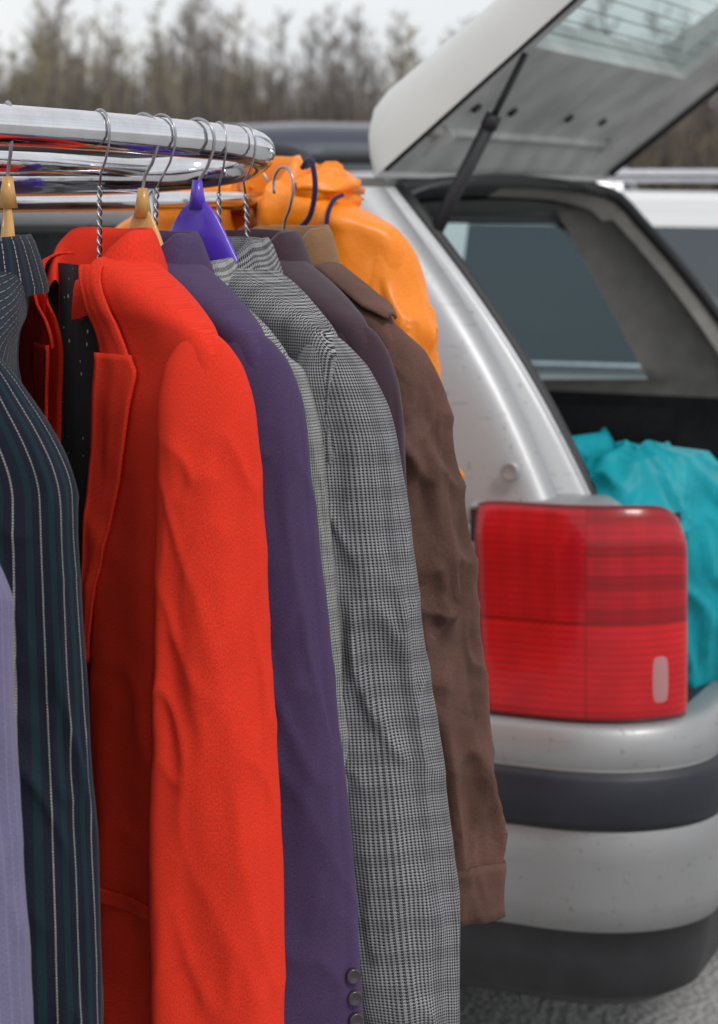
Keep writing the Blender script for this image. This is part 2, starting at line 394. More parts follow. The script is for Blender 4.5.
grid("dotted_blouse",rows,M_blouse,red,uv=uvs)
pur,_,_,_=garment("purple_blazer",(-.203,1.905),LR,1.388,M_purple,length=.76,seed=3,drift=(-.030,.022),slen=.63,buttons=3,crease=.0045,fold=.008)
gry,gs,_,_=garment("grey_check_blazer",(-.139,1.985),LR,1.380,M_grey,length=.80,seed=5,drift=(-.054,.034),slen=.66,shift=-.012,hws=(.046,.048,.054,.058,.046),crease=.0095,fold=.009,noise_amp=.0026,ht=.022)
gry2,_,_,_=garment("grey_tweed_jacket",(-.172,1.95),LR,1.362,M_grey2,length=.80,sw=.195,seed=8,drift=(-.038,.0),slen=.62,hws=(.036,.040,.044,.048,.046),ht=.014,dep=.7)
plm,_,_,_=garment("plum_jacket",(-.112,2.055),LR,1.386,M_plum,length=.74,seed=11,drift=(-.02,.0),lapel=True,hws=(.042,.044,.046,.048,.046),ht=.016)
brn,bs,_,bP=garment("brown_field_jacket",(-.083,2.195),LR,1.378,M_brown,length=.73,seed=13,drift=(-.050,.045),slen=.60,collar=M_cord,lapel=True,
      hws=(.052,.056,.058,.056,.048),crease=.020,fold=.011,noise_amp=.0065,collh=.032,ht=.026,lapw=.9)
pocket(brn,bs,.07,.175,-.13,.055,M_brown,off=.006)
pin,_,_,_=garment("pinstripe_jacket",(-.334,1.765),(.16,-.987),1.388,M_pin,length=.80,seed=17,drift=(-.014,.010),shift=-.036,slen=.66,tilt=12,hws=(.042,.045,.052,.054,.050),
      open_=((0,.045,-.02),(-.3,.03,-.0),(-.42,.0,.012),(-.8,.0,.03)),crease=.006,fold=.006)
lav,_,_,_=garment("lavender_jacket",(-.368,1.69),(.06,-.998),1.318,M_lav,length=.78,seed=19,drift=(-.022,.02),shift=-.044,slen=.64,tilt=0,hws=(.050,.050,.055,.058,.058),crease=.004)
org,os_,_,oP=garment("orange_raincoat",(-.132,2.50),(.92,-.39),1.462,M_orange,length=.80,sw=.205,seed=23,drift=(.0,.012),slen=.42,lapel=False,
      hws=(.045,.055,.055,.055,.05),ht=.042,crease=.016,fold=.016,noise_amp=.007,dep=1.6,collh=.03,lining=M_orange)
def band(root,P,s0,s1,mat,off,name):
    rows=[];uv=[]
    for i in range(8):
        s=s0+(s1-s0)*i/7; rows.append([P(s,2*math.pi*j/64,-off) for j in range(64)]); uv.append([(j/64*.24,-s) for j in range(64)])
    grid(name,rows,mat,root,closed=True,uv=uv,solid=.002)
band(brn,bP,.545,.60,M_brown,.0018,"cuff")
for s in (.335,.352,.369):
    p=Vector(bP(s,math.radians(62))); tube("brass_stud",[p+Vector((-.003,-.002,0)),p+Vector((.002,.004,0))],.0045,M_brass,brn,n=12)
rows=[]
for i in range(14):
    y=.09+.115*i/13; w_=.018 if i<11 else .018*(1-(i-10)/4)
    z=-.009-.42*(y-.085)
    rows.append([((j-4)/4*w_, y, z+.004-.004*((j-4)/4)**2) for j in range(9)])
grid("epaulette",rows,M_brown,brn,solid=.003,off=1,uv=[[(p[0],p[1]) for p in r] for r in rows])
rows=[];uvs=[]
for i in range(61):
    u=i/60; ang=math.radians(40)+math.radians(280)*u; row=[];uu=[]
    for j in range(33):
        v=2*math.pi*j/32; R0=.060; rr=.027+.013*ridge(u*7,math.cos(v)*1.5,math.sin(v)*1.5+3)+.008*nz(u*14,math.cos(v)*2,math.sin(v)*2)
        rr*=math.sin(math.pi*min(1,max(.02,u*.96+.02)))**.35
        cx=(R0+rr*math.cos(v))*math.cos(ang)*1.05-.01; cy=(R0*1.5+rr*math.cos(v))*math.sin(ang)+.016
        row.append((cx,cy,-.012+rr*.9*math.sin(v)+.006*math.sin(u*9)-.25*max(0,cy-.09))); uu.append((u*.4,v*.04))
    rows.append(row);uvs.append(uu)
grid("hood",rows,M_orange,org,closed=True,uv=uvs)
tube("hood_cord",catmull([(.06,.095,.015),(.075,.11,.024),(.085,.12,.016),(.09,.125,-.012),(.085,.115,-.045),(.08,.09,-.065)],8),.0035,M_navy,org,n=8)
tube("navy_piping",catmull([(.02,.13,-.018),(.045,.128,-.026),(.062,.128,-.05),(.066,.135,-.09),(.066,.14,-.14)],8),.003,M_navy,org,n=8)

# ------------------------------------------------------------------ hangers
def hanger(C,Ldir,z0,barz,kind,rise=.0,lean=0,hw=.034,al=.165):
    Ldir=Vector(Ldir).normalized(); F=Vector((Ldir.y,-Ldir.x))
    root=empty("coat_hanger",(C[0],C[1],z0),math.atan2(F.y,F.x)); hb=barz-z0
    r=.0205; pts=[]
    for k in range(15):
        a=math.radians(205-205*k/14); pts.append((0,r*math.cos(a),hb+r*math.sin(a)))
    pts+= [(0,r*.95,hb-.010),(0,r*.6,hb-.026),(0,.003,hb-.038),(lean*.5,0,hb-.050)]
    end=rise if kind!="wire" else -.005
    if kind=="wire":
        tube("hook",pts,.0012,M_wire,root,n=8)
        top=hb-.050; n=60
        for ph in (0,math.pi):
            tw=[(lean*.5+.0017*math.cos(ph+k*.42)+lean*k/n*.5,.0017*math.sin(ph+k*.42),top+(end-top)*k/n) for k in range(n+1)]
            tube("twist",tw,.0011,M_wire,root,n=6)
        for s in (1,-1):
            tube("arm",catmull([(0,0,-.006),(0,s*.05,-.030),(0,s*.10,-.060),(0,s*.115,-.075),(0,s*.10,-.085),(0,0,-.085)],6),.0013,M_wire,root,n=6)
    else:
        m=M_wood if kind=="wood" else M_pplast
        tube("hook",pts+[(0,0,end)],.0017,M_wire,root,n=8)
        rows=[]
        for i in range(81):
            q=i/80*2-1; y=q*al; hump=math.exp(-(abs(y)/hw)**2.4)
            zc=-.028-.055*abs(y/.165)**1.3; top=zc+.010+hump*(rise+.018); bot=zc-.014
            tx=.0085*(1-.3*abs(q)); ring=[]
            for k in range(16):
                a=2*math.pi*k/16; ring.append((tx*math.cos(a)*(1-.35*hump*(math.sin(a)>0)),y,(top+bot)/2+(top-bot)/2*math.sin(a)))
            rows.append(ring)
        grid("arms",rows,m,root,closed=True,caps=True)
        tube("neck",[(0,0,end-.01),(0,0,end+.018)],[.009,.0045],m,root,n=12)
hanger((-.310,1.765),(.35,-.93),1.392,1.507,"wood",.052,hw=.016,al=.05)
hanger((-.240,1.850),LR,1.390,1.504,"wire")
hanger((-.206,1.905),(.8,-.6),1.392,1.502,"wood",.042,hw=.030,al=.07)
hanger((-.190,1.918),(.75,-.66),1.385,1.502,"wire",lean=.01)
hanger((-.158,1.955),(.85,-.53),1.392,1.499,"plastic",.050,hw=.046,al=.08)
hanger((-.139,1.985),(.4,-.9),1.377,1.497,"wire")
hanger((-.118,2.012),(.7,-.7),1.385,1.496,"wire",lean=-.01)
hanger((-.083,2.195),LR,1.372,1.455,"wood",.0)
hanger((-.132,2.50),(.92,-.39),1.41,1.455,"wood",.0)

# ------------------------------------------------------------------ clothing rack
rack=empty("clothing_rack")
loop=[(-1.0,.862,1.520),(-.60,1.37,1.513),(-.40,1.637,1.510),(-.314,1.751,1.507),(-.24,1.850,1.504),(-.17,1.943,1.5),(-.122,2.008,1.496),
      (-.104,2.052,1.490),(-.112,2.100,1.482),(-.140,2.130,1.474),(-.185,2.125,1.468),(-.24,2.065,1.464),(-.35,1.93,1.462),(-.55,1.68,1.462),(-1.1,.99,1.462)]
tube("top_rail",catmull(loop,14),.0175,M_chrome,rack,n=24,sy=1.05)
tube("rear_rail",[(-.95,1.60,1.437),(-.6,1.95,1.437),(-.30,2.23,1.437),(-.15,2.40,1.437),(-.10,2.60,1.437)],.011,M_chrome,rack,n=16)
tube("brace",[(-.42,1.66,1.478),(-.30,1.93,1.476),(-.2,2.12,1.470)],.010,M_chrome,rack,n=16)
for (x,y) in ((-.92,.965),(-.95,1.19),(-.222,2.085)):
    tube("upright",[(x,y,1.46),(x,y,.12)],.0105,M_chrome,rack,n=16)
tube("foot_bar",[(-.92,.965,.12),(-.95,1.19,.12)],.0125,M_chrome,rack,n=12)
tube("foot_bar",[(-.355,2.205,.12),(-.085,1.965,.12)],.0125,M_chrome,rack,n=12)
tube("base_bar",[(-.93,1.08,.12),(-.222,2.085,.12)],.0125,M_chrome,rack,n=12)
for (x,y) in ((-.92,.965),(-.95,1.19),(-.355,2.205),(-.085,1.965)):
    tube("caster",[(x-.012,y,.035),(x+.012,y,.035)],.034,M_black,rack,n=20)
    tube("caster_stem",[(x,y,.12),(x,y,.035)],.008,M_chrome,rack,n=10)

# ------------------------------------------------------------------ station wagon
KX,KY=.446,2.78
car=empty("station_wagon",(KX,KY,0),math.atan2(-.39,.92))
WD=1.74
def rp_pts(step=.012):
    pts=[]
    a=-.62
    while a<-.20: pts.append((a,.004*((a+.2)/.42)**2)); a+=step*1.5
    n=26
    for k in range(n+1):
        f=math.pi/2*k/n; pts.append((-.20+.20*math.sin(f)**.95 if k else -.20,.16-.16*math.cos(f)))
    b=.16
    while b<.86: b+=.05; pts.append((.012*math.sin(min(1,(b-.16)/.71)*math.pi/2),min(b,.87)))
    return pts
NP=rp_pts()
FULL=NP+[(a,WD-b) for a,b in reversed(NP[:-1])]
def normals(pts):
    out=[]
    for i in range(len(pts)):
        p=pts[max(i-1,0)];q=pts[min(i+1,len(pts)-1)]; d=Vector((q[0]-p[0],q[1]-p[1])).normalized(); out.append((d.y*1.0,-d.x)) 
    return out
FN=normals(FULL)
prof=[(.27,-.06,2),(.30,-.01,2),(.36,.004,2),(.398,.008,2),(.402,.016,0),(.44,.020,0),(.50,.022,0),(.545,.022,0),(.550,.018,1),(.553,.027,1),(.560,.031,1),(.59,.033,1),(.617,.031,1),(.624,.027,1),(.628,.017,0),(.634,.020,0),(.66,.018,0),(.680,.012,0),(.691,.002,0),(.694,-.03,0),(.695,-.10,2)]
rows=[]
for z,o,_ in prof:
    rows.append([(a+n[0]*o,b+n[1]*o,z) for (a,b),n in zip(FULL,FN)])
grid("bumper",rows,[M_silver,M_strip,M_black],car,mif=lambda i,j:prof[i][2] if prof[i][2]==prof[i+1][2] else 2)
def arch_z(a,c,r=.37):
    d=r*r-(a-c)**2
    return max(.25,.31+math.sqrt(d)) if d>0 else .25
def bs_(a,z):
    return .004*max(0,(a+.2)/.42)**2+.012*((z-.6)/.35)**2+ (.02 if z>.93 else 0)*(z-.93)/.05
for far in (0,1):
    def mb(b): return WD-b if far else b
    sfx="right" if far else "left"
    rows=[]
    for i in range(41):
        a=-1.45+(.85)*i/40; zb=arch_z(a,-1.03); rows.append([(a,mb(bs_(a,zb+(.97-zb)*j/16)),zb+(.97-zb)*j/16) for j in range(17)])
    grid("quarter_panel_"+sfx,rows,M_silver,car)
    rows=[]
    for i in range(12):
        a=-.60+(.296)*i/11; rows.append([(a,mb(bs_(a,.69+.30*j/10)+(.01 if j==10 else 0)),.69+.30*j/10) for j in range(11)])
    grid("panel_beside_lamp_"+sfx,rows,M_silver,car)
    Nn=normals(NP); idx=[i for i,p in enumerate(NP) if p[0]>=-.316 and p[1]<.105]
    dist=[0]
    for q in range(1,len(idx)):
        p,r=NP[idx[q-1]],NP[idx[q]]; dist.append(dist[-1]+math.hypot(p[0]-r[0],p[1]-r[1]))
    tot=dist[-1]
    NL=80
    da=np.array(dist); pa=np.array([NP[i][0] for i in idx]); pb=np.array([NP[i][1] for i in idx]); na=np.array([Nn[i][0] for i in idx]); nb=np.array([Nn[i][1] for i in idx])
    rows=[[(float(np.interp(u/20*tot,da,pa))-.014*float(np.interp(u/20*tot,da,na)),mb(float(np.interp(u/20*tot,da,pb))-.014*float(np.interp(u/20*tot,da,nb))),z) for u in range(21)] for z in (.700,.985)]
    grid("lamp_housing_"+sfx,rows,M_black,car)
    rows=[];uvs=[]
    NVv=50
    for i in range(NL+1):
        row=[];uu=[]
        for j in range(NVv+1):
            v=j/NVv; u=i/NL
            U=2*u-1;Vv=2*v-1
            sx=(1-.025*abs(Vv)**16); sy=(1-(.17*abs(U)**7 if U>0 else .04*abs(U)**12))
            uu_=(U*sx+1)/2; uu_=uu_+ (.05*(1-v)+.02 if u<.5 else 0)*(1-u*2)
            vv_=(Vv*(sy if Vv>0 else 1)+1)/2
            d=uu_*tot; a=np.interp(d,da,pa); b=np.interp(d,da,pb); n0=np.interp(d,da,na); n1=np.interp(d,da,nb)
            bulge=.009*(1-abs(U)**24)*(1-abs(Vv)**24)-.003-.012*sstep(.75,1,v)**2
            row.append((a+n0*bulge,mb(b+n1*bulge),.694+.306*vv_)); uu.append((u,v))
        rows.append(row);uvs.append(uu)
    grid("tail_lamp_"+sfx,rows,M_lamp,car,uv=uvs)
    rows=[]
    for i in range(7):
        row=[]
        for j in range(9):
            d=(.79+.085*i/6)*tot; a=np.interp(d,da,pa); b=np.interp(d,da,pb); n0=np.interp(d,da,na); n1=np.interp(d,da,nb)
            o=.0072-.002*(abs(i-3)/3)**4-.002*(abs(j-4)/4)**4
            row.append((a+n0*o,mb(b+n1*o),.716+.076*j/8))
        rows.append(row)
    grid("reversing_lens_"+sfx,rows,M_clear,car)
    rows=[]
    for i in range(41):
        t=i/40; z=.965+.49*t; bow=.028*math.sin(math.pi*t)
        Wp=(-.44-.23*t+bow*.5,.028+.115*t); E=(-.19-.345*t+bow,.035+.135*t+.0); G=(-.150-.37*t+bow,.115+.10*t); H=(-.20-.36*t+bow,.165+.085*t)
        pts=catmull([(Wp[0],Wp[1],z),((Wp[0]+E[0])/2+.0,(Wp[1]+E[1])/2-.006,z),(E[0]-.02,E[1],z),(E[0]+.008,E[1]+.028,z),(E[0]+.0,E[1]+.045,z),(G[0]-.01,G[1]+.005,z),(G[0],G[1]+.015,z),(H[0],H[1],z)],5)
        rows.append([(p[0],mb(p[1]),p[2]) for p in pts])
    grid("d_pillar_"+sfx,rows,M_silver,car)
    rows=[]
    for i in range(26):
        u=i/25; d=u*tot; a=float(np.interp(d,da,pa)); b=float(np.interp(d,da,pb)); n0=float(np.interp(d,da,na)); n1=float(np.interp(d,da,nb)); row=[]
        a-=n0*.010; b-=n1*.010
        for j in range(8):
            v=j/7; row.append((a+(-.19-a)*v*u,mb(b+(.16-b)*v),(.990-.045*sstep(.65,1,u))+.012*math.sin(v*3)))
        rows.append(row)
    grid("lamp_shelf_"+sfx,rows,M_silver,car)
    rows=[]
    for i in range(25):
        t=i/24; z=.60+.87*t; tt=max(0,(z-.965)/.49)
        a1=-.17-.37*tt; a0=-.42-.25*tt if z>1.0 else -1.4
        rows.append([(a0+(a1-a0)*j/8,mb(.17+.09*tt-.02*math.sin(j/8*3.1)),z) for j in range(9)])
    grid("d_pillar_trim_"+sfx,rows,[M_trimg,M_trimd],car,mif=lambda i,j:1 if i<11 else 0)
    rows=[[(-1.4+1.0*i/10,mb(.10+.07*sstep(.4,.9,(j/8))),.60+.37*j/8) for j in range(9)] for i in range(11)]
    grid("cargo_side_trim_"+sfx,rows,M_trimd,car)
    def glz(a0b,a1b,a0t,a1t,nm):
        rows=[[ (a0b+(a0t-a0b)*t+((a1b+(a1t-a1b)*t)-(a0b+(a0t-a0b)*t))*s, mb(.03+.115*t), .975+.405*t) for s in [k/8 for k in range(9)]] for t in [k/6 for k in range(7)]]
        grid(nm,rows,M_glass,car)
    glz(-1.40,-.44,-1.40,-.66,"quarter_window_"+sfx)
    tube("window_rubber_"+sfx,[(-1.4,mb(.03),.975),(-.47,mb(.03),.975),(-.44,mb(.035),1.0),(-.55,mb(.09),1.2),(-.645,mb(.14),1.36),(-.68,mb(.146),1.382),(-1.4,mb(.146),1.385)],.010,M_rubber,car)
    tube("cant_rail_"+sfx,[(-1.45,mb(.16),1.415),(-.9,mb(.165),1.415),(-.6,mb(.175),1.41)],.035,M_silver,car,n=14)
    tube("roof_rail_"+sfx,catmull([(-3.0,mb(.26),1.475),(-2.9,mb(.25),1.515),(-1.2,mb(.25),1.522),(-.75,mb(.26),1.515),(-.68,mb(.265),1.47)],6),.013,M_black,car)
rows=[]
for i in range(20):
    a=-1.45+.93*i/19; dz=-.02*(i/19)**2; row=[]
    for j in range(41):
        b=.15+1.44*j/40; q=abs(2*j/40-1); row.append((a,b,1.425+dz+.065*(1-q**3.5)))
    rows.append(row)
grid("roof_rear",rows,M_silver,car)
rows=[[(a,.2+1.34*j/20,1.40+.03*(1-abs(2*j/20-1)**3)) for j in range(21)] for a in (-3.3,-1.5,-.9,-.6)]
grid("headliner",rows,M_trimg,car)
def oploop(da=0,db=0,dz=0):
    L=[]
    for t in [k/14 for k in range(15)]:
        z=.735+.70*t; tt=max(-.45,(z-.965)/.49); bow=.028*math.sin(math.pi*max(0,tt))
        L.append((-.165-.36*tt+bow if tt>0 else -.165-.36*tt*.30,.165+.085*max(0,tt)+db,z))
    L.append((-.545+da,.30,1.452))
    near=L[:]
    top=[(-.555+da,b,1.455+.012*math.sin((b-.3)/1.14*math.pi)) for b in [.36+.102*k for k in range(11)]]
    farp=[(a,WD-b,z) for a,b,z in reversed(near)]
    bot=[(-.115,WD-.24,.708),(-.105,.87,.706),(-.115,.24,.708)]
    return near+top+farp+bot
tube("tailgate_seal",catmull(oploop(),2),.014,M_rubber,car,n=12)
lp=catmull(oploop(),2)
rows=[[p for p in lp],[Vector((p.x-.05,p.y+(.025 if p.y<.87 else -.025)*(1 if abs(p.y-.87)>.5 else 0),p.z-(.03 if p.z>1.4 else 0))) for p in lp]]
grid("opening_flange",rows,[M_black,M_trimg],car,mif=lambda i,j:1 if (lp[j].y>.9 and lp[j].z>1.0) else 0)
grid("cargo_floor",[[(-1.4+1.3*i/4,.12+1.5*j/6,.615) for j in range(7)] for i in range(5)],M_trimd,car)
grid("sill_trim",[[(-.09-.06*i/4,.2+1.34*j/8,.700-.09*(i/4)**2) for j in range(9)] for i in range(5)],M_black,car)
rows=[[(-1.30-.10*(j/8)+.02*math.sin(i/12*9),.2+1.34*i/12,.62+.36*j/8) for j in range(9)] for i in range(13)]
grid("rear_seat_back",rows,M_trimd,car,solid=.1)
for b in (.45,.87,1.29):
    rows=[[(-1.42+.05*math.cos(2*math.pi*k/14),b+.12*math.sin(2*math.pi*k/14)*s,z-.1) for k in range(14)] for s,z in ((.6,1.12),(1,1.16),(1,1.26),(.7,1.29),(.1,1.295))]
    grid("head_rest",rows,M_trimd,car,closed=True)
def loft_body(parent,ST,mats,glass_side,glass_ws,glass_rw,mirror_ax=lambda x,h,z:(x,h,z),caprear=True,capfront=True):
    def sec(w,zl,zb,wt,zt):
        r=[(w*.93,zl),(w*.99,zl+.12),(w,zl+(zb-zl)*.45),(w*.995,zb-.12),(w*.965,zb-.02),(w*.95,zb)]
        r+=[(w*.95+(wt-w*.95)*.86,zb+(zt-zb)*.82),(wt*.93,zb+(zt-zb)*.94),(wt*.6,zt),(0,zt+.012)]
        return r
    rows=[]
    for s in ST:
        h=sec(*s[1:]); full=[(-a,z) for a,z in h]+[(a,z) for a,z in reversed(h[:-1])]
        rows.append([mirror_ax(s[0],a,z) for a,z in full])
    N=len(rows[0])
    def mif(i,j):
        k=j if j<9 else 17-j; x=(ST[i][0]+ST[i+1][0])/2
        if k==5 and any(p<x<q for p,q in glass_side): return 1
        if k>=5 and (glass_ws[0]<x<glass_ws[1]): return 1
        if k>=5 and (glass_rw[0]<x<glass_rw[1]): return 1
        if k==0: return 2
        return 0
    g=grid("body_shell",rows,mats,parent,mif=mif)
    m=g.modifiers.new("e","EDGE_SPLIT"); m.split_angle=math.radians(50)
    if capfront: grid("front_end",[rows[0],[mirror_ax(ST[0][0]-.02,0,.5)]*N],mats[0],parent)
    if caprear: grid("rear_end",[rows[-1],[mirror_ax(ST[-1][0]+.02,0,.6)]*N],mats[0],parent)
def wheel(parent,c,r=.315,out=-1):
    rows=[]
    for rr,o in ((.0,.075),(.05,.08),(.12,.07),(.20,.085),(.215,.095),(.24,.10),(.30,.095),(.315,.07),(.315,-.07),(.30,-.1),(.2,-.1)):
        rows.append([(c[0]+rr*math.cos(2*math.pi*k/32),c[1]+out*o,c[2]+rr*math.sin(2*math.pi*k/32)) for k in range(32)])
    grid("wheel",rows,[M_alloy,M_tyre],parent,closed=True,mif=lambda i,j:0 if i<4 and not (i in(1,2) and (j%6)<2) else 1)
STF=[(-4.64,.62,.30,.60,.55,.64),(-4.55,.74,.22,.66,.66,.70),(-4.2,.83,.20,.78,.74,.82),(-3.6,.865,.20,.89,.78,.93),(-3.35,.87,.20,.93,.80,.97),(-3.33,.87,.20,.93,.80,.975),
     (-2.62,.87,.20,.95,.66,1.43),(-2.58,.87,.20,.95,.66,1.44),(-2.0,.87,.20,.96,.67,1.475),(-1.95,.87,.20,.96,.67,1.475),(-1.45,.87,.20,.965,.67,1.48)]
loft_body(car,STF,[M_silver,M_tint,M_black],[(-3.3,-2.6),(-2.58,-2.0),(-1.95,-1.5)],(-3.34,-2.61),(5,6),lambda x,h,z:(x,h+.87,z),caprear=False)
for a in (-1.03,-3.73):
    for b,o in ((.09,-1),(1.65,1)): wheel(car,(a,b,.315),out=o)
grid("underbody",[[(-4.4+4.2*i/4,.15+1.44*j/4,.24) for j in range(5)] for i in range(5)],M_black,car)
for b in (.22,1.52):
    rows=[[(-4.60+.12*abs(k/6-.5)*1.2,b+(-.17+.34*k/6),z) for k in range(7)] for z in (.58,.62,.68)]
    grid("head_lamp",rows,M_clear,car,solid=.03)
gate_th=math.radians(38.5); ca,sa=math.cos(gate_th),math.sin(gate_th)
def gp(s,b,n): return (-.545+s*ca-n*sa, b, 1.470+s*sa+n*ca)
sl_=[0,.01,.025,.05,.09,.14,.20,.26,.30,.36,.44,.52,.60,.68,.72,.78,.85,.92,.97,.99,1.0]
vl_=[0,.004,.012,.025,.045,.075,.10,.13,.2,.3,.4,.5,.6,.7,.8,.87,.90,.925,.955,.975,.988,.996,1]
def bedge(s): return .205-.07*s
def nout(s,v):
    T=.125-.040*s; e=(1-abs(2*v-1)**16)**.45*(1-max(0,1-s/.10)**3)**.6*(1-max(0,(s-.8)/.2)**4)
    return T*max(0,e)
def nin(s,v):
    return .010+.022*sstep(.02,.08,min(v,1-v))*sstep(.0,.1,s)
hs=(.30,.68);hv=(.13,.87)
for nm,fn,m in (("tailgate_outer_skin",nout,M_gate),("tailgate_inner_panel",nin,M_inner)):
    rows=[]
    for s in sl_:
        b0=bedge(s);rows.append([gp(s,b0+(WD-2*b0)*v,fn(s,v) if not(nm.endswith("panel") and v in(0,1)) else 0) for v in vl_])
    grid(nm,rows,m,car,skip=lambda i,j:hs[0]-1e-6<=sl_[i]<hs[1]-1e-6 and hv[0]-1e-6<=vl_[j]<hv[1]-1e-6)
def bb(s,v): b0=bedge(s); return b0+(WD-2*b0)*v
cor=[(hs[0],hv[0]),(hs[0],hv[1]),(hs[1],hv[1]),(hs[1],hv[0]),(hs[0],hv[0])]
pp=[]
for (s0,v0),(s1,v1) in zip(cor[:-1],cor[1:]):
    for k in range(8): pp.append((s0+(s1-s0)*k/8,v0+(v1-v0)*k/8))
pp.append(cor[0])
grid("window_reveal",[[gp(s,bb(s,v),nin(s,v)) for s,v in pp],[gp(s,bb(s,v),nout(s,v)) for s,v in pp]],M_inner,car,smooth=False)
rows=[];uv=[]
for i in range(13):
    s=hs[0]+(hs[1]-hs[0])*i/12; rows.append([gp(s,bb(s,v),nin(s,v)+.02) for v in [hv[0]+(hv[1]-hv[0])*j/16 for j in range(17)]]); uv.append([(s,v/16) for v in range(17)])
grid("tailgate_glass",rows,M_glassd,car,uv=uv)
tube("gate_edge_seal",[gp(s,bedge(s)+.012,.002) for s in (0.02,.2,.4,.6,.8,.98)],.006,M_rubber,car)
tube("gate_edge_seal",[gp(s,WD-bedge(s)-.012,.002) for s in (0.02,.2,.4,.6,.8,.98)],.006,M_rubber,car)
for b in (.38,1.36):
    tube("hinge",[(-.60,b,1.455),(-.56,b,1.49),gp(.03,b,.03),gp(.10,b,.02)],.014,M_inner,car)
for s in (.085,):
    tube("panel_rib",[gp(s,bb(s,v),.030) for v in (.10,.3,.5,.7,.9)],.010,M_inner,car,n=10)
for v in (.16,.30,.55,.72):
    tube("trim_bolt",[gp(.15,bb(.15,v),.034),gp(.15,bb(.15,v),.026)],.010,M_black,car,n=12)
for b,s in ((.235,.31),):
    A=Vector((-.475,b+.005,1.345)); B=Vector(gp(s,b,.0)); 
    tube("gas_strut",[A,A.lerp(B,.66)],.0115,M_black,car,n=14); tube("strut_cap",[A.lerp(B,.64),A.lerp(B,.70)],.0135,M_black,car,n=14)
    tube("strut_rod",[A.lerp(B,.66),B],.0055,M_black,car,n=10)
    tube("ball_joint",[A+Vector((-.02,0,-.01)),A+Vector((.012,0,.012))],.017,M_black,car,n=12)
for (a,b,z) in ((-.26,.035,1.04),):
    rows=[]
    for r,o in ((.0005,.001),(.008,.001),(.012,.003),(.014,.002),(.016,-.004)):
        rows.append([(a+r*math.cos(2*math.pi*k/20),b-.004-o,z+r*math.sin(2*math.pi*k/20)) for k in range(20)])
    grid("body_grommet",rows,M_silver,car,closed=True)

# ------------------------------------------------------------------ teal bag
bag=empty("plastic_bag",(KX,KY,0),math.atan2(-.39,.92))
rows=[];uvs=[]
for i in range(90):
    v=i/89; row=[];uu=[]
    for j in range(120):
        f=2*math.pi*j/120; R=math.sin(math.pi*min(1,.24+.60*v))**.7*(1-.12*v)
        if v>.97: R*=.5
        cx,cy=math.cos(f),math.sin(f)
        rid=ridge(cx*1.6+4,cy*1.6+v*1.5,v*1.6); rid2=ridge(cx*3.2+v*3,cy*3.2,v*4+8)
        rr=R*(1+.12*(rid-.4)+.06*(rid2-.4))
        z=.708+.355*v**.9 +.03*nz(cx*2,cy*2,5)*v - .08*v*sstep(-.3,1,cy)-.045*sstep(.35,.9,cx)*(1-v)**2
        row.append((-.155+.205*rr*cx,.445+.29*rr*cy-.09*v,z)); uu.append((j/90,v))
    rows.append(row);uvs.append(uu)
grid("bag_body",rows,M_teal,bag,closed=True,uv=uvs,caps=True)
